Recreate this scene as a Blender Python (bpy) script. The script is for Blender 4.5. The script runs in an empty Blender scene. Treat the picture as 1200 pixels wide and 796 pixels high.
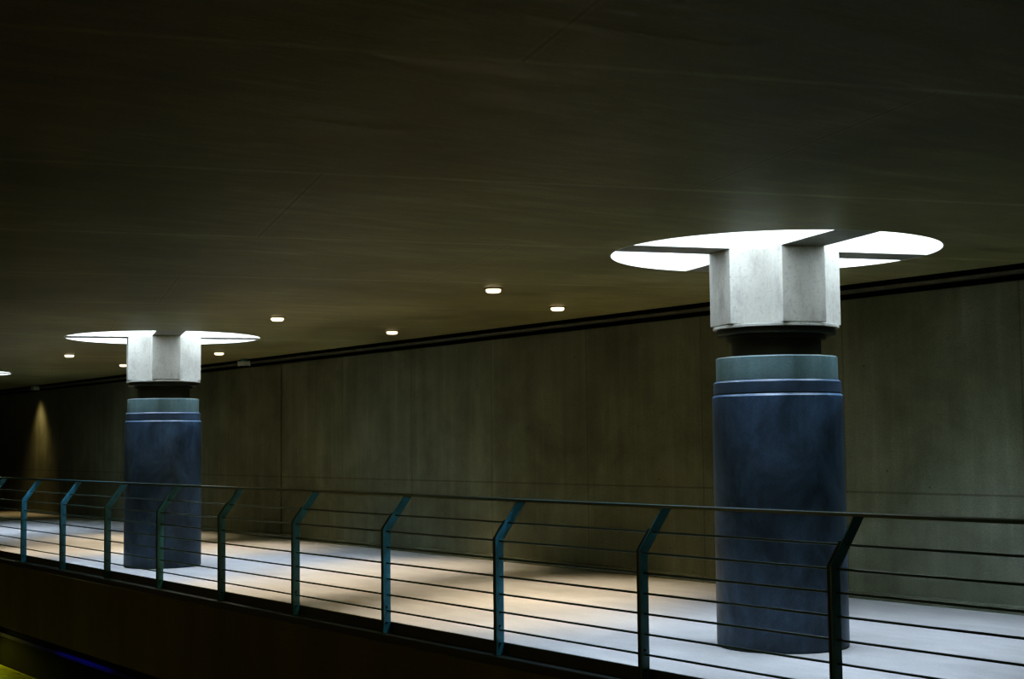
import bpy, bmesh, math, random
from mathutils import Vector, Matrix
random.seed(4)
scene = bpy.context.scene
COL = scene.collection
PI = math.pi

# ------------------------------------------------------------------ layout
H = 3.020                     # ceiling underside
SLAB = 2.10                   # roof depth: slab and the earth over it, cut by the shafts
BEAM_D = 0.42                 # depth of the cross beams
R_SKY = 1.266
PHI = math.radians(-17.42)    # direction of the formwork grid and the beams
E1 = (math.cos(PI * 0 + PHI), math.sin(PHI))
BW = 0.362                    # beam width
ARM = 0.470                   # capital arm reach
COLS = [(-8.2014, 8.2447), (-18.8011, 7.4853), (-29.25, 7.22)]
Y_RAIL = 6.2277
PX0, PS = -9.1509, 1.6643
Z_BEND, Z_TOP, LEAN = 0.8601, 1.1257, 0.2022
Y_WALL, Z_WALL = 11.2449, 2.9707
Y_SLAB = 10.5428
X_MIN, X_MAX = -62.0, 7.0

# ------------------------------------------------------------------ helpers
def link(name, bm, mat, parent=None, smooth=False, loc=None):
    bmesh.ops.remove_doubles(bm, verts=bm.verts, dist=1e-5)
    bmesh.ops.recalc_face_normals(bm, faces=bm.faces)
    me = bpy.data.meshes.new(name)
    bm.to_mesh(me); bm.free()
    if smooth:
        for p in me.polygons: p.use_smooth = True
        try: me.set_sharp_from_angle(angle=math.radians(38))
        except Exception: pass
    me.materials.append(mat)
    o = bpy.data.objects.new(name, me)
    COL.objects.link(o)
    if parent: o.parent = parent
    if loc: o.location = loc
    return o

def box(bm, x0, x1, y0, y1, z0, z1):
    v = [bm.verts.new((x, y, z)) for z in (z0, z1) for y in (y0, y1) for x in (x0, x1)]
    for f in ((0, 1, 3, 2), (4, 5, 7, 6), (0, 1, 5, 4), (2, 3, 7, 6), (0, 2, 6, 4), (1, 3, 7, 5)):
        bm.faces.new([v[i] for i in f])
    return v

def bevel_all(bm, w, seg=2, ang=30):
    bmesh.ops.remove_doubles(bm, verts=bm.verts, dist=1e-5)
    ed = [e for e in bm.edges if len(e.link_faces) == 2 and e.calc_face_angle(0) > math.radians(ang)]
    bmesh.ops.bevel(bm, geom=ed, offset=w, segments=seg, profile=0.7, affect='EDGES', clamp_overlap=True)

def prism(bm, pts, z0, z1):
    lo = [bm.verts.new((x, y, z0)) for x, y in pts]
    hi = [bm.verts.new((x, y, z1)) for x, y in pts]
    n = len(pts)
    bm.faces.new(lo[::-1]); bm.faces.new(hi)
    for i in range(n):
        bm.faces.new((lo[i], lo[(i + 1) % n], hi[(i + 1) % n], hi[i]))

def lathe(bm, prof, seg=96, cx=0, cy=0, close=True):
    rings = []
    for r, z in prof:
        if r < 1e-6:
            rings.append([bm.verts.new((cx, cy, z))])
        else:
            rings.append([bm.verts.new((cx + r * math.cos(2 * PI * i / seg), cy + r * math.sin(2 * PI * i / seg), z)) for i in range(seg)])
    for a, b in zip(rings, rings[1:]):
        for i in range(seg):
            j = (i + 1) % seg
            if len(a) == 1 and len(b) == 1: continue
            if len(a) == 1: bm.faces.new((a[0], b[i], b[j]))
            elif len(b) == 1: bm.faces.new((a[i], a[j], b[0]))
            else: bm.faces.new((a[i], a[j], b[j], b[i]))

def drum_prof(r, z0, z1, c=0.008):
    return [(0, z0), (r - c * 0.5, z0), (r, z0 + c * 0.5), (r, z1 - c), (r - c, z1), (0, z1)]

def rod_x(bm, x0, x1, y, z, r, seg=10):
    a = [bm.verts.new((x0, y + r * math.cos(2 * PI * i / seg), z + r * math.sin(2 * PI * i / seg))) for i in range(seg)]
    b = [bm.verts.new((x1, v.co.y, v.co.z)) for v in a]
    bm.faces.new(a[::-1]); bm.faces.new(b)
    for i in range(seg):
        j = (i + 1) % seg
        bm.faces.new((a[i], a[j], b[j], b[i]))

def thing(name, label, cat, loc=(0, 0, 0), rz=0, group=None):
    o = bpy.data.objects.new(name, None)
    o.empty_display_size = 0.2
    COL.objects.link(o)
    o.location = loc; o.rotation_euler = (0, 0, rz)
    o['label'] = label; o['category'] = cat
    if group: o['group'] = group
    return o

def structure(o):
    o['kind'] = 'structure'
    return o

def copy_thing(root, loc, label):
    r = root.copy(); COL.objects.link(r); r.location = loc; r['label'] = label
    for ch in list(root.children):
        c = ch.copy(); COL.objects.link(c); c.parent = r
        for g in list(ch.children):
            d = g.copy(); COL.objects.link(d); d.parent = c
    return r

# ------------------------------------------------------------------ materials
class NT:
    def __init__(self, name):
        self.m = bpy.data.materials.new(name); self.m.use_nodes = True
        self.t = self.m.node_tree; self.t.nodes.clear()
        self.out = self.n('ShaderNodeOutputMaterial')
        self.p = self.n('ShaderNodeBsdfPrincipled')
        self.l(self.p.outputs[0], self.out.inputs[0])
        self.tc = self.n('ShaderNodeTexCoord')
    def n(self, t): return self.t.nodes.new(t)
    def l(self, a, b): self.t.links.new(a, b)
    def mapping(self, scale=(1, 1, 1), rz=0, loc=(0, 0, 0), src=None):
        k = self.n('ShaderNodeMapping')
        k.inputs['Scale'].default_value = scale
        k.inputs['Rotation'].default_value = (0, 0, rz)
        k.inputs['Location'].default_value = loc
        self.l(src or self.tc.outputs['Object'], k.inputs['Vector'])
        return k.outputs[0]
    def noise(self, vec, scale, detail=6, rough=0.6, dist=0):
        k = self.n('ShaderNodeTexNoise')
        k.inputs['Scale'].default_value = scale; k.inputs['Detail'].default_value = detail
        k.inputs['Roughness'].default_value = rough; k.inputs['Distortion'].default_value = dist
        self.l(vec, k.inputs['Vector'])
        return k.outputs[0]
    def ramp(self, fac, stops):
        k = self.n('ShaderNodeValToRGB')
        el = k.color_ramp.elements
        while len(el) > 1: el.remove(el[-1])
        el[0].position, el[0].color = stops[0][0], (*stops[0][1], 1) if isinstance(stops[0][1], tuple) else (stops[0][1],) * 3 + (1,)
        for p, c in stops[1:]:
            e = el.new(p); e.color = (*c, 1) if isinstance(c, tuple) else (c, c, c, 1)
        self.l(fac, k.inputs[0])
        return k.outputs[0]
    def mix(self, fac, a, b, mode='MIX'):
        k = self.n('ShaderNodeMix'); k.data_type = 'RGBA'; k.blend_type = mode
        for s, v in ((k.inputs[0], fac), (k.inputs[6], a), (k.inputs[7], b)):
            if hasattr(v, 'is_output') or hasattr(v, 'links'): self.l(v, s)
            elif isinstance(v, tuple): s.default_value = (*v, 1)
            else: s.default_value = v
        return k.outputs[2]
    def math(self, op, a, b=0.0, c=0.0):
        k = self.n('ShaderNodeMath'); k.operation = op
        for s, v in zip(k.inputs, (a, b, c)):
            if hasattr(v, 'links'): self.l(v, s)
            else: s.default_value = v
        return k.outputs[0]
    def bump(self, h, strength=0.2, dist=0.01):
        k = self.n('ShaderNodeBump'); k.inputs['Strength'].default_value = strength; k.inputs['Distance'].default_value = dist
        self.l(h, k.inputs['Height']); self.l(k.outputs[0], self.p.inputs['Normal'])
    def color(self, v):
        if isinstance(v, tuple): self.p.inputs['Base Color'].default_value = (*v, 1)
        else: self.l(v, self.p.inputs['Base Color'])
    def rough(self, v, spec=0.5, metal=0.0):
        if hasattr(v, 'links'): self.l(v, self.p.inputs['Roughness'])
        else: self.p.inputs['Roughness'].default_value = v
        self.p.inputs['Specular IOR Level'].default_value = spec
        self.p.inputs['Metallic'].default_value = metal

def mat_wall():
    k = NT('wall_concrete')
    streak = k.noise(k.mapping((5.0, 5.0, 0.35)), 1.0, 8, 0.65)
    cloud = k.noise(k.mapping((0.8, 0.8, 0.9)), 1.0, 7, 0.62, 0.3)
    grain = k.noise(k.mapping(), 70, 4, 0.7)
    c = k.ramp(streak, [(0.22, (0.115, 0.124, 0.096)), (0.55, (0.152, 0.162, 0.128)), (0.85, (0.205, 0.216, 0.176))])
    c = k.mix(0.75, c, k.ramp(cloud, [(0.3, 0.5), (0.7, 1.4)]), 'MULTIPLY')
    c = k.mix(0.6, c, k.ramp(grain, [(0.3, 0.6), (0.7, 1.35)]), 'MULTIPLY')
    # tie holes and blow holes
    v = k.n('ShaderNodeTexVoronoi'); v.inputs['Scale'].default_value = 3.2
    k.l(k.mapping((1, 0.05, 1)), v.inputs['Vector'])
    hole = k.ramp(v.outputs['Distance'], [(0.0, 0.35), (0.035, 0.45), (0.05, 1.0)])
    c = k.mix(0.8, c, hole, 'MULTIPLY')
    # shutter board joints
    sx = k.n('ShaderNodeSeparateXYZ'); k.l(k.tc.outputs['Object'], sx.inputs[0])
    def joint(val, period, off, w, dark):
        d = k.math('ABSOLUTE', k.math('SUBTRACT', k.math('FRACT', k.math('DIVIDE', k.math('SUBTRACT', val, off), period)), 0.5))
        return k.ramp(k.math('MULTIPLY', k.math('SUBTRACT', 0.5, d), period), [(0.0, dark), (w * 0.6, dark), (w, 1.0)])
    c = k.mix(1.0, c, joint(sx.outputs[0], 2.1, -12.36, 0.012, 0.72), 'MULTIPLY')
    c = k.mix(1.0, c, joint(sx.outputs[2], 6.0, 1.045, 0.012, 0.66), 'MULTIPLY')
    k.color(c); k.rough(0.75, 0.3)
    k.bump(k.math('ADD', grain, k.math('MULTIPLY', hole, 2.0)), 0.25, 0.004)
    return k.m

def mat_ceiling():
    k = NT('ceiling_concrete')
    rot = k.mapping((1, 1, 1), -PHI)
    br = k.n('ShaderNodeTexNoise'); 
    vec = k.mapping((3.2, 0.5, 1), -PHI)
    k.l(vec, br.inputs['Vector']); br.inputs['Scale'].default_value = 2.0; br.inputs['Detail'].default_value = 9; br.inputs['Roughness'].default_value = 0.68; br.inputs['Distortion'].default_value = 0.6
    cloud = k.noise(k.mapping((0.35, 0.35, 1)), 1.0, 5, 0.6, 0.4)
    grain = k.noise(k.mapping(), 60, 3, 0.7)
    c = k.ramp(br.outputs[0], [(0.25, (0.090, 0.082, 0.042)), (0.50, (0.200, 0.186, 0.108)), (0.78, (0.340, 0.325, 0.212))])
    c = k.mix(0.8, c, k.ramp(cloud, [(0.3, 0.55), (0.7, 1.4)]), 'MULTIPLY')
    c = k.mix(0.35, c, k.ramp(grain, [(0.3, 0.6), (0.7, 1.35)]), 'MULTIPLY')
    # form board seams: rows 2.5 m apart through the column centres, staggered cross seams
    sep = k.n('ShaderNodeSeparateXYZ'); k.l(rot, sep.inputs[0])
    s0 = COLS[0][0] * math.cos(PHI) + COLS[0][1] * math.sin(PHI)
    t0 = -COLS[0][0] * math.sin(PHI) + COLS[0][1] * math.cos(PHI)
    u = k.math('DIVIDE', k.math('SUBTRACT', sep.outputs[0], s0), 2.5)
    row = k.math('FLOOR', u)
    du = k.math('MULTIPLY', k.math('SUBTRACT', 0.5, k.math('ABSOLUTE', k.math('SUBTRACT', k.math('FRACT', u), 0.5))), 2.5)
    wob = k.math('MULTIPLY', k.math('SUBTRACT', cloud, 0.5), 0.03)
    seam = k.ramp(k.math('ADD', du, wob), [(0.0, 1.45), (0.015, 1.4), (0.04, 1.0)])
    c = k.mix(0.95, c, seam, 'MULTIPLY')
    v = k.math('ADD', k.math('DIVIDE', k.math('SUBTRACT', sep.outputs[1], t0), 4.0), k.math('MULTIPLY', row, 0.46))
    dv = k.math('MULTIPLY', k.math('SUBTRACT', 0.5, k.math('ABSOLUTE', k.math('SUBTRACT', k.math('FRACT', v), 0.5))), 4.0)
    seam2 = k.ramp(dv, [(0.0, 0.55), (0.006, 0.7), (0.012, 1.25), (0.03, 1.0)])
    c = k.mix(0.8, c, seam2, 'MULTIPLY')
    k.color(c)
    k.rough(k.ramp(br.outputs[0], [(0.3, 0.36), (0.75, 0.62)]), 0.15)
    k.bump(br.outputs[0], 0.16, 0.012)
    return k.m

def mat_floor():
    k = NT('floor_concrete')
    cloud = k.noise(k.mapping((0.6, 1.1, 1)), 1.0, 6, 0.6, 0.8)
    fine = k.noise(k.mapping(), 45, 5, 0.75)
    sweep = k.noise(k.mapping((1.2, 5.0, 1), 0.5), 1.0, 6, 0.65, 1.2)
    c = k.ramp(cloud, [(0.25, (0.40, 0.385, 0.37)), (0.6, (0.52, 0.505, 0.485)), (0.8, (0.60, 0.585, 0.56))])
    c = k.mix(0.5, c, k.ramp(sweep, [(0.3, 0.72), (0.65, 1.1)]), 'MULTIPLY')
    c = k.mix(0.45, c, k.ramp(fine, [(0.3, 0.7), (0.7, 1.25)]), 'MULTIPLY')
    k.color(c); k.rough(k.ramp(sweep, [(0.3, 0.55), (0.7, 0.75)]), 0.35)
    k.bump(fine, 0.15, 0.003)
    return k.m

def mat_fascia():
    k = NT('fascia_concrete')
    n = k.noise(k.mapping((2.0, 2.0, 0.5)), 1.0, 7, 0.6)
    g = k.noise(k.mapping(), 50, 4, 0.7)
    c = k.ramp(n, [(0.25, (0.14, 0.125, 0.055)), (0.75, (0.23, 0.21, 0.105))])
    c = k.mix(0.5, c, k.ramp(g, [(0.3, 0.6), (0.7, 1.3)]), 'MULTIPLY')
    k.color(c); k.rough(0.8, 0.25); k.bump(g, 0.2, 0.004)
    return k.m

def mat_shaft(name, a, b, rough):
    k = NT(name)
    n = k.noise(k.mapping((2.2, 2.2, 1.6)), 1.0, 9, 0.68, 0.5)
    drip = k.noise(k.mapping((9, 9, 0.5)), 1.0, 6, 0.6)
    g = k.noise(k.mapping(), 90, 4, 0.75)
    c = k.ramp(n, [(0.36, a), (0.68, b)])
    c = k.mix(0.3, c, k.ramp(drip, [(0.35, 0.6), (0.65, 1.3)]), 'MULTIPLY')
    c = k.mix(0.55, c, k.ramp(g, [(0.3, 0.62), (0.7, 1.35)]), 'MULTIPLY')
    k.color(c); k.rough(rough, 0.4); k.bump(g, 0.12, 0.003)
    return k.m

def mat_white(name='white_concrete', spots=True, a=0.30, b=0.40):
    k = NT(name)
    n = k.noise(k.mapping((1.5, 1.5, 1.0)), 1.3, 6, 0.6)
    g = k.noise(k.mapping(), 38, 5, 0.7)
    c = k.ramp(n, [(0.3, (a, a*0.97, a*0.87)), (0.7, (b, b*0.97, b*0.87))])
    if spots:
        c = k.mix(0.9, c, k.ramp(g, [(0.27, 0.25), (0.36, 0.85), (0.5, 1.0)]), 'MULTIPLY')
        st = k.noise(k.mapping((3, 3, 1.0)), 2.0, 7, 0.7)
        c = k.mix(0.6, c, k.ramp(st, [(0.30, 0.45), (0.50, 1.0)]), 'MULTIPLY')
    k.color(c); k.rough(0.7, 0.3); k.bump(g, 0.15, 0.004)
    return k.m

def mat_paint(name, col, rough, spec=0.5, metal=0.0, var=0.25):
    k = NT(name)
    n = k.noise(k.mapping((3, 3, 3)), 2.0, 5, 0.6)
    c = k.mix(1.0, col, k.ramp(n, [(0.3, 1 - var), (0.7, 1 + var)]), 'MULTIPLY')
    k.color(c); k.rough(rough, spec, metal)
    return k.m

def mat_emit(name, col, s):
    k = NT(name)
    e = k.n('ShaderNodeEmission'); e.inputs[0].default_value = (*col, 1); e.inputs[1].default_value = s
    k.l(e.outputs[0], k.out.inputs[0])
    return k.m

M_WALL, M_CEIL, M_FLOOR, M_FASC = mat_wall(), mat_ceiling(), mat_floor(), mat_fascia()
M_SHAFT = mat_shaft('blue_painted_concrete', (0.017, 0.034, 0.068), (0.082, 0.134, 0.215), 0.45)
M_COLLAR = mat_shaft('blue_collar_concrete', (0.030, 0.050, 0.086), (0.060, 0.092, 0.145), 0.45)
M_DRUM = mat_shaft('blue_grey_steel_drum', (0.085, 0.140, 0.152), (0.145, 0.205, 0.212), 0.45)
M_WHITE = mat_white()
M_LINING = mat_white('white_shaft_plaster', False, 0.60, 0.66)
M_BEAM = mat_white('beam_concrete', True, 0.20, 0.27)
M_NECK = mat_paint('black_rubber_bearing', (0.025, 0.025, 0.022), 0.55)
M_PLATE = mat_paint('black_steel_plate', (0.014, 0.020, 0.024), 0.4)
M_RAIL = mat_paint('teal_painted_steel', (0.040, 0.190, 0.255), 0.33, 0.6)
M_HAND = mat_paint('handrail_steel', (0.022, 0.075, 0.098), 0.30, 0.6)
M_BAR = mat_paint('dark_painted_rod', (0.022, 0.070, 0.082), 0.30, 0.6)
M_BOLT = mat_paint('dark_bolt_steel', (0.03, 0.04, 0.045), 0.4, 0.5, 0.6)
M_TOE = mat_paint('dark_green_steel', (0.035, 0.045, 0.034), 0.5, 0.4)
M_BLACK = mat_paint('painted_shade_black', (0.010, 0.009, 0.007), 0.9, 0.1)  # shade of slot, groove and lower wall put into the colour
M_JOINT = mat_paint('black_joint_filler', (0.006, 0.006, 0.005), 0.9, 0.1)
M_STRIP = mat_paint('grey_edge_profile', (0.16, 0.16, 0.145), 0.6)
M_BOX = mat_paint('light_grey_casing', (0.42, 0.46, 0.46), 0.5)
M_LEDGE = mat_paint('ledge_painted_sheen', (0.02, 0.02, 0.36), 0.6, 0.08)  # bluish skylight reflection painted as the ledge colour
M_ROAD = mat_paint('dark_road', (0.035, 0.032, 0.02), 0.85)
M_RING = mat_paint('dark_lamp_trim', (0.06, 0.055, 0.045), 0.4)
M_SKY = mat_emit('daylight_glass', (0.86, 0.93, 1.0), 4.0)
M_LAMP = mat_emit('warm_lamp_glass', (1.0, 0.80, 0.55), 2.4)

def mat_kerb():
    k = NT('mossy_yellow_kerb')
    n = k.noise(k.mapping(), 6, 7, 0.7)
    c = k.ramp(n, [(0.3, (0.16, 0.15, 0.02)), (0.5, (0.42, 0.45, 0.03)), (0.75, (0.55, 0.56, 0.06))])
    k.color(c); k.rough(0.8, 0.3); k.bump(n, 0.4, 0.01)
    return k.m
M_KERB = mat_kerb()

# ------------------------------------------------------------------ the setting
# walkway slab and floor
bm = bmesh.new(); box(bm, X_MIN, X_MAX, Y_RAIL + 0.06, Y_WALL + 0.5, -0.30, 0.0)
structure(link('floor', bm, M_FLOOR))

# back wall with open expansion joints
JOINTS = [-46.35, -34.65, -22.95, -11.25, 0.45]
bm = bmesh.new()
edges = [X_MIN] + JOINTS + [X_MAX]
for a, b in zip(edges, edges[1:]):
    box(bm, a + (0.028 if a != X_MIN else 0), b - (0.028 if b != X_MAX else 0), Y_WALL, Y_WALL + 0.30, 0.0, Z_WALL)
bevel_all(bm, 0.006, 1)
structure(link('wall_back', bm, M_WALL))
bm = bmesh.new()
for j in JOINTS: box(bm, j - 0.0275, j + 0.0275, Y_WALL + 0.06, Y_WALL + 0.25, 0.0, Z_WALL)
structure(link('trim_1', bm, M_JOINT))                       # joint filler
# low skirting of the back wall
bm = bmesh.new(); box(bm, X_MIN, X_MAX, Y_WALL - 0.035, Y_WALL - 0.001, 0.0, 0.075); bevel_all(bm, 0.006, 1)
structure(link('baseboard_back', bm, M_WALL))

# slot above the wall: cavity with its shade painted black, grey edge profile
bm = bmesh.new()
box(bm, X_MIN, X_MAX, Y_WALL + 0.31, Y_WALL + 0.40, Z_WALL - 0.3, H + 0.6)
box(bm, X_MIN, X_MAX, Y_SLAB + 0.002, Y_WALL + 0.31, H + 0.5, H + 0.6)
structure(link('trim_2', bm, M_BLACK))
bm = bmesh.new(); box(bm, X_MIN, X_MAX, Y_WALL + 0.005, Y_WALL + 0.10, 3.030, 3.068); bevel_all(bm, 0.005, 1)
structure(link('trim_3', bm, M_STRIP))

# ceiling slab with three round holes
def make_ceiling():
    bm = bmesh.new(); box(bm, X_MIN, X_MAX, -5.0, Y_SLAB, H, H + SLAB)
    me = bpy.data.meshes.new('ceiling'); bm.to_mesh(me); bm.free()
    o = bpy.data.objects.new('ceiling', me); COL.objects.link(o)
    cut = bmesh.new()
    for cx, cy in COLS:
        lathe(cut, [(0, H - 0.5), (R_SKY + 0.012, H - 0.5), (R_SKY + 0.012, H + SLAB + 0.5), (0, H + SLAB + 0.5)], 160, cx, cy)
    bmesh.ops.recalc_face_normals(cut, faces=cut.faces)
    cm = bpy.data.meshes.new('cut'); cut.to_mesh(cm); cut.free()
    co = bpy.data.objects.new('cut', cm); COL.objects.link(co)
    md = o.modifiers.new('b', 'BOOLEAN'); md.operation = 'DIFFERENCE'; md.object = co; md.solver = 'EXACT'
    bpy.context.view_layer.update()
    dg = bpy.context.evaluated_depsgraph_get()
    new = bpy.data.meshes.new_from_object(o.evaluated_get(dg))
    o.modifiers.clear(); o.data = new; new.name = 'ceiling'
    bpy.data.objects.remove(co); bpy.data.meshes.remove(cm)
    new.materials.clear(); new.materials.append(M_CEIL)
    return structure(o)
make_ceiling()

# walkway edge: steel channel, concrete fascia, ledge, lower wall, kerb, road
bm = bmesh.new(); box(bm, X_MIN, X_MAX, Y_RAIL - 0.035, Y_RAIL + 0.059, -0.060, -0.001); bevel_all(bm, 0.004, 1)
structure(link('trim_4', bm, M_PLATE))
bm = bmesh.new(); box(bm, X_MIN, X_MAX, Y_RAIL - 0.045, Y_RAIL + 0.059, -0.945, -0.061); bevel_all(bm, 0.007, 1)
structure(link('wall_fascia', bm, M_FASC))
bm = bmesh.new(); box(bm, X_MIN, X_MAX, Y_RAIL - 0.02, Y_RAIL + 0.059, -1.02, -0.946)
structure(link('trim_5', bm, M_BLACK))  # black strip for the shade in the groove
bm = bmesh.new(); box(bm, X_MIN, X_MAX, Y_RAIL - 0.075, Y_RAIL + 0.05, -1.062, -1.021); bevel_all(bm, 0.008, 2)
structure(link('trim_6', bm, M_LEDGE))
bm = bmesh.new(); box(bm, X_MIN, X_MAX, Y_RAIL - 0.045, Y_RAIL + 0.10, -1.75, -1.063)
structure(link('wall_lower', bm, M_BLACK))  # shade of the lower wall painted black
bm = bmesh.new(); box(bm, X_MIN, X_MAX, Y_RAIL - 0.50, Y_RAIL - 0.046, -1.75, -1.49); bevel_all(bm, 0.02, 2)
structure(link('trim_7', bm, M_KERB))
bm = bmesh.new(); box(bm, X_MIN, X_MAX, -5.0, Y_RAIL - 0.046, -1.95, -1.75)
structure(link('floor_road', bm, M_ROAD))
bm = bmesh.new(); box(bm, X_MIN, X_MAX, -5.3, -5.0, -1.95, H + SLAB)
structure(link('wall_front', bm, M_FASC))

# ------------------------------------------------------------------ columns
def cross_pts(a, w):
    h = w / 2
    return [(a, -h), (a, h), (h, h), (h, a), (-h, a), (-h, h), (-a, h), (-a, -h), (-h, -h), (-h, -a), (h, -a), (h, -h)]

def make_column(loc, label):
    t = thing('column', label, 'column', (loc[0], loc[1], 0), PHI, 'columns under the skylights')
    bm = bmesh.new()
    lathe(bm, [(0, 0), (0.490, 0), (0.497, 0.012), (0.500, 0.03), (0.500, 1.898), (0.485, 1.916), (0, 1.916)], 128)
    link('shaft', bm, M_SHAFT, t, True)
    bm = bmesh.new(); lathe(bm, drum_prof(0.4875, 1.9165, 2.021, 0.015), 128)
    link('collar', bm, M_COLLAR, t, True)
    bm = bmesh.new(); lathe(bm, drum_prof(0.4655, 2.0215, 2.202, 0.008), 128)
    link('drum', bm, M_DRUM, t, True)
    bm = bmesh.new(); lathe(bm, drum_prof(0.342, 2.2025, 2.338, 0.004), 96)
    link('neck', bm, M_NECK, t, True)
    bm = bmesh.new(); lathe(bm, drum_prof(0.383, 2.3385, 2.372, 0.004), 96)
    link('bearing_plate', bm, M_PLATE, t, True)
    bm = bmesh.new(); lathe(bm, drum_prof(0.457, 2.3725, 2.4195, 0.005), 96)
    link('bearing_plate', bm, M_PLATE, t, True)
    bm = bmesh.new()
    prism(bm, cross_pts(ARM, BW), 2.4485, H)
    bevel_all(bm, 0.006, 2)
    cap = link('capital', bm, M_WHITE, t)
    bm = bmesh.new(); lathe(bm, drum_prof(0.482, 2.420, 2.4415, 0.003), 128)
    link('base_slab', bm, M_WHITE, cap, True)
    return t
c0 = make_column(COLS[0], 'blue round column with white cross-shaped capital, the large one nearest at right')
copy_thing(c0, (*COLS[1], 0), 'smaller blue round column with white cross-shaped capital farther off at left')
copy_thing(c0, (*COLS[2], 0), 'most distant blue column, under the skylight cut off by the left edge')

# ------------------------------------------------------------------ skylights
def arc_beam(bm, r0, r1, ang, w, z0, z1):
    """straight beam from r0 to the shaft circle r1, its end following the circle"""
    h = w / 2
    a = math.asin(h / r1)
    pts = [(r0, -h)] + [(r1 * math.cos(-a + 2 * a * i / 6), r1 * math.sin(-a + 2 * a * i / 6)) for i in range(7)] + [(r0, h)]
    ca, sa = math.cos(ang), math.sin(ang)
    prism(bm, [(x * ca - y * sa, x * sa + y * ca) for x, y in pts], z0, z1)

def make_skylight(loc, label):
    t = thing('skylight', label, 'skylight', (loc[0], loc[1], H), PHI, 'round skylights')
    seg = 160
    bm = bmesh.new()
    lathe(bm, [(R_SKY, 0.001), (R_SKY, SLAB - 0.03), (R_SKY + 0.010, SLAB - 0.03), (R_SKY + 0.010, 0.001), (R_SKY, 0.001)], seg)
    link('shaft_wall', bm, M_LINING, t, True)
    for i in range(4):
        bm = bmesh.new()
        arc_beam(bm, BW / 2 if i % 2 else 0.0, R_SKY - 0.0005, i * PI / 2, BW, 0.001, BEAM_D)
        o = link('beam', bm, M_BEAM, t)
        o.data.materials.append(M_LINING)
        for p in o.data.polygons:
            if abs(p.normal.z) < 0.5: p.material_index = 1      # daylight on the sides put into a lighter colour than the underside
    bm = bmesh.new()
    lathe(bm, [(0, SLAB - 0.025), (R_SKY, SLAB - 0.025), (R_SKY, SLAB - 0.005), (0, SLAB - 0.005)], 64)
    link('glass', bm, M_SKY, t)
    return t
for cx, cy in COLS:                                          # daylight falling through each glass
    ld = bpy.data.lights.new('daylight', 'AREA'); ld.shape = 'DISK'; ld.size = 2 * R_SKY - 0.04
    ld.energy = 850; ld.color = (0.62, 0.78, 1.0)
    lo = bpy.data.objects.new('daylight', ld); COL.objects.link(lo); lo.location = (cx, cy, H + SLAB - 0.028)
s0 = make_skylight(COLS[0], 'big round white skylight crossed by concrete beams, around the nearest column head')
copy_thing(s0, (*COLS[1], H), 'round white skylight around the head of the smaller far column at left')
copy_thing(s0, (*COLS[2], H), 'white skylight in the distance, cut off by the left edge of the photo')

# ------------------------------------------------------------------ railing
NS = list(range(-11, 9))
rail = thing('railing', 'dark teal steel railing with inward-bent posts and seven bars along the walkway edge', 'railing', (PX0, Y_RAIL, 0))
D = 0.072
s = LEAN / (Z_TOP - Z_BEND)
def blade(bm, x0, x1, z0, z1, y0=0.0, d=D):
    """bent flat bar: vertical to the bend, leaning inwards above it"""
    zt = min(z1, Z_TOP)
    lt = (zt - Z_BEND) * s
    k = 0.020                                    # bend shift on the inner edge
    prof = [(y0, z0), (y0 + d, z0), (y0 + d, Z_BEND - k), (y0 + d + lt + (0.012), zt), (y0 + lt, zt), (y0, Z_BEND)]
    a = [bm.verts.new((x0, y, z)) for y, z in prof]
    b = [bm.verts.new((x1, y, z)) for y, z in prof]
    bm.faces.new(a[::-1]); bm.faces.new(b)
    n = len(prof)
    for i in range(n):
        bm.faces.new((a[i], a[(i + 1) % n], b[(i + 1) % n], b[i]))
def bolt(bm, x, y, z, r=0.009, l=0.008):
    seg = 6
    a = [bm.verts.new((x, y + r * math.cos(2 * PI * i / seg), z + r * math.sin(2 * PI * i / seg))) for i in range(seg)]
    b = [bm.verts.new((x + l, v.co.y, v.co.z)) for v in a]
    bm.faces.new(b); bm.faces.new(a[::-1])
    for i in range(seg): bm.faces.new((a[i], a[(i + 1) % seg], b[(i + 1) % seg], b[i]))
bm = bmesh.new(); blade(bm, 0.0, 0.014, 0.0, Z_TOP); bevel_all(bm, 0.002, 1)
p0 = link('post', bm, M_RAIL, rail)
bm = bmesh.new(); blade(bm, -0.0165, -0.0005, 0.0, Z_BEND + 0.135, -0.004, 0.06); bevel_all(bm, 0.002, 1)
q0 = link('backing_plate', bm, M_PLATE, p0)
bolts = []
for z in (0.085, 0.215):
    bm = bmesh.new(); bolt(bm, 0.0141, 0.030, z)
    bolts.append(link('bolt', bm, M_BOLT, p0))
for n in NS:
    if n == 0: continue
    c = p0.copy(); COL.objects.link(c); c.parent = rail; c.location = (n * PS, 0, 0)
    for ch in [q0] + bolts:
        g = ch.copy(); COL.objects.link(g); g.parent = c
xa, xb = (NS[0] - 0.4) * PS, (NS[-1] + 0.5) * PS
bm = bmesh.new(); box(bm, xa, xb, LEAN - 0.004, LEAN + D + 0.014, Z_TOP + 0.0005, Z_TOP + 0.018); bevel_all(bm, 0.003, 2)
link('handrail', bm, M_HAND, rail)
for i in range(7):
    z = 0.185 + 0.131 * i
    y = D * 0.55 + max(0.0, z - Z_BEND) * s
    bm = bmesh.new(); rod_x(bm, xa, xb, y, z, 0.0075)
    link('bar', bm, M_BAR, rail, True)
bm = bmesh.new(); box(bm, xa, xb, D + 0.001, D + 0.011, 0.001, 0.088); bevel_all(bm, 0.002, 1)
link('toe_board', bm, M_TOE, rail)

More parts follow.
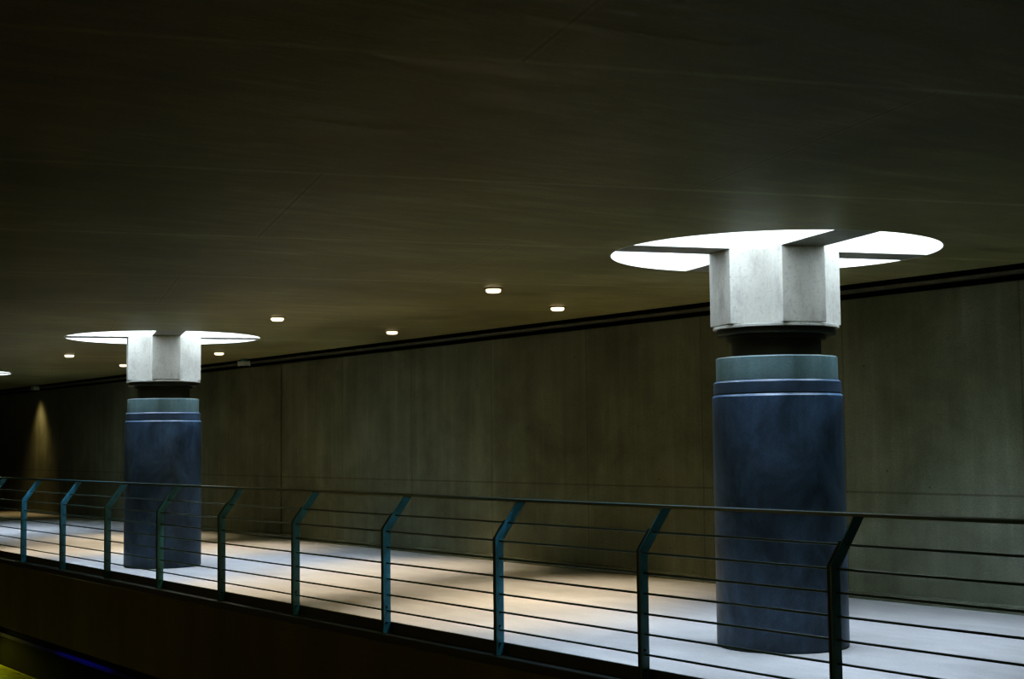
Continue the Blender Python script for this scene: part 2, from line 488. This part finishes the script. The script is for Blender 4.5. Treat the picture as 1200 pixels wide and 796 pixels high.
# ------------------------------------------------------------------ ceiling downlights
LAMPS = [
    (-11.42, 7.79, 'nearest and largest of the small warm ceiling lights'),
    (-12.65, 9.46, 'small warm ceiling light nearest the right-hand column, close to the wall slot'),
    (-15.20, 7.40, 'small warm ceiling light between the two columns, right of the far skylight'),
    (-16.36, 9.58, 'small warm ceiling light near the wall slot, halfway between the columns'),
    (-21.28, 9.37, 'small warm ceiling light just right of the far column head'),
    (-22.72, 7.51, 'small warm ceiling light left of the far column, below its skylight'),
    (-25.02, 9.23, 'tiny warm ceiling light half hidden behind the left side of the far column head'),
]
base = None
for i, (x, y, lab) in enumerate(LAMPS):
    if base is None:
        base = thing('downlight', lab, 'ceiling light', (x, y, H), 0, 'small warm ceiling lights')
        bm = bmesh.new()
        lathe(bm, [(0.0, -0.0005), (0.088, -0.0005), (0.092, -0.004), (0.088, -0.010), (0.0, -0.010)], 40)
        link('trim_ring', bm, M_RING, base, True)
        bm = bmesh.new()
        lathe(bm, [(0.0, -0.0105), (0.070, -0.0105), (0.072, -0.020), (0.068, -0.034), (0.055, -0.042), (0.0, -0.044)], 40)
        link('lamp_glass', bm, M_LAMP, base, True)
    else:
        copy_thing(base, (x, y, H), lab)
    ld = bpy.data.lights.new('downlight_beam', 'SPOT')
    ld.energy = 470; ld.color = (1.0, 0.82, 0.56); ld.spot_size = math.radians(78); ld.spot_blend = 0.9; ld.shadow_soft_size = 0.06
    lo = bpy.data.objects.new('downlight_beam', ld); COL.objects.link(lo); lo.location = (x, y, H - 0.06)

# wall-washing lamp in the slot far at left
ld = bpy.data.lights.new('slot_lamp', 'SPOT'); ld.energy = 150; ld.color = (1.0, 0.76, 0.42)
ld.spot_size = math.radians(82); ld.spot_blend = 1.0; ld.shadow_soft_size = 0.12
lo = bpy.data.objects.new('slot_lamp', ld); COL.objects.link(lo); lo.location = (-36.1, Y_WALL - 0.45, H + 0.1)
lo.rotation_euler = (math.radians(4), 0, 0)

# ------------------------------------------------------------------ sensor boxes at the joints
def make_box(loc, label):
    t = thing('ceiling_box', label, 'box', loc, 0, 'grey boxes at the wall slot')
    bm = bmesh.new(); box(bm, -0.10, 0.10, -0.06, 0.06, -0.115, -0.045); bevel_all(bm, 0.012, 2)
    link('casing', bm, M_BOX, t)
    bm = bmesh.new(); box(bm, -0.05, 0.05, -0.04, 0.04, -0.0445, 0.001); bevel_all(bm, 0.004, 1)
    link('bracket', bm, M_RAIL, t)
    return t
b0 = make_box((-22.70, 10.44, H), 'small grey box under the ceiling edge above the dark wall joint')
copy_thing(b0, (-33.95, 10.44, H), 'tiny grey box under the ceiling edge at far left, beyond the far column')

# ------------------------------------------------------------------ added fill lights of the lower level
ld = bpy.data.lights.new('kerb_fill', 'SPOT'); ld.energy = 75; ld.color = (1.0, 0.97, 0.10)  # added light without a fixture, brightens the kerb
ld.spot_size = math.radians(44); ld.spot_blend = 0.8; ld.shadow_soft_size = 0.06
lo = bpy.data.objects.new('kerb_fill', ld); COL.objects.link(lo); lo.location = (-22.6, 5.5, -0.85)
lo.rotation_euler = (Vector((-21.2, 5.95, -1.49)) - Vector(lo.location)).to_track_quat('-Z', 'Y').to_euler()
ld = bpy.data.lights.new('ledge_fill', 'AREA'); ld.shape = 'ELLIPSE'; ld.size = 2.2; ld.size_y = 0.02
ld.energy = 0.13; ld.color = (0.30, 0.32, 1.0); ld.spread = math.radians(70)      # added for the ledge's blue glint, unseen under the fascia edge
lo = bpy.data.objects.new('ledge_fill', ld); COL.objects.link(lo); lo.location = (-18.0, Y_RAIL - 0.13, -0.945)
lo.rotation_euler = (math.radians(30), 0, 0)

# dim warm fill lights added on the road side, unseen behind and beside the viewer
for x in (-30.0, -17.0, -6.0, 3.0):
    ld = bpy.data.lights.new('road_fill', 'POINT'); ld.energy = 70; ld.color = (1.0, 0.74, 0.36); ld.shadow_soft_size = 0.25
    lo = bpy.data.objects.new('road_fill', ld); COL.objects.link(lo); lo.location = (x, -3.6, 0.4)

# ------------------------------------------------------------------ world
w = bpy.data.worlds.new('World'); scene.world = w; w.use_nodes = True
bg = w.node_tree.nodes['Background']
bg.inputs[0].default_value = (0.5, 0.45, 0.30, 1); bg.inputs[1].default_value = 0.03

# ------------------------------------------------------------------ camera
f, yaw, tilt, roll, hc = 1731.55, math.radians(35.0042), math.radians(4.0299), math.radians(-0.6325), 1.5619
F = Vector((-math.cos(yaw) * math.cos(tilt), math.sin(yaw) * math.cos(tilt), math.sin(tilt)))
Rr = Vector((math.sin(yaw), math.cos(yaw), 0)); U = Rr.cross(F)
R2 = Rr * math.cos(roll) + U * math.sin(roll); U2 = -Rr * math.sin(roll) + U * math.cos(roll)
cd = bpy.data.cameras.new('camera'); cd.sensor_width = 36; cd.sensor_fit = 'HORIZONTAL'; cd.lens = f / 1200 * 36
cd.clip_end = 200; cd.clip_start = 0.05
co = bpy.data.objects.new('camera', cd); COL.objects.link(co)
co.matrix_world = Matrix(((R2.x, U2.x, -F.x, 0), (R2.y, U2.y, -F.y, 0), (R2.z, U2.z, -F.z, hc), (0, 0, 0, 1)))
scene.camera = co

# ------------------------------------------------------------------ look
vs = scene.view_settings
vs.view_transform = 'Standard'; vs.look = 'None'; vs.exposure = -0.12; vs.gamma = 1.0
vs.use_curve_mapping = True                                  # film curve: deep toe, blue crushed in the shadows
cm = vs.curve_mapping
def curve(i, pts):
    c = cm.curves[i]
    c.points[0].location = pts[0]; c.points[-1].location = pts[-1]
    for p in pts[1:-1]: c.points.new(*p)
curve(3, [(0, 0), (0.02, 0.010), (0.06, 0.040), (0.20, 0.185), (1, 1)])
curve(2, [(0, 0), (0.02, 0.014), (0.06, 0.052), (0.20, 0.20), (1, 1)])
cm.update()
scene.cycles.use_denoising = True
scene.cycles.max_bounces = 10; scene.cycles.diffuse_bounces = 6
scene.cycles.sample_clamp_indirect = 8
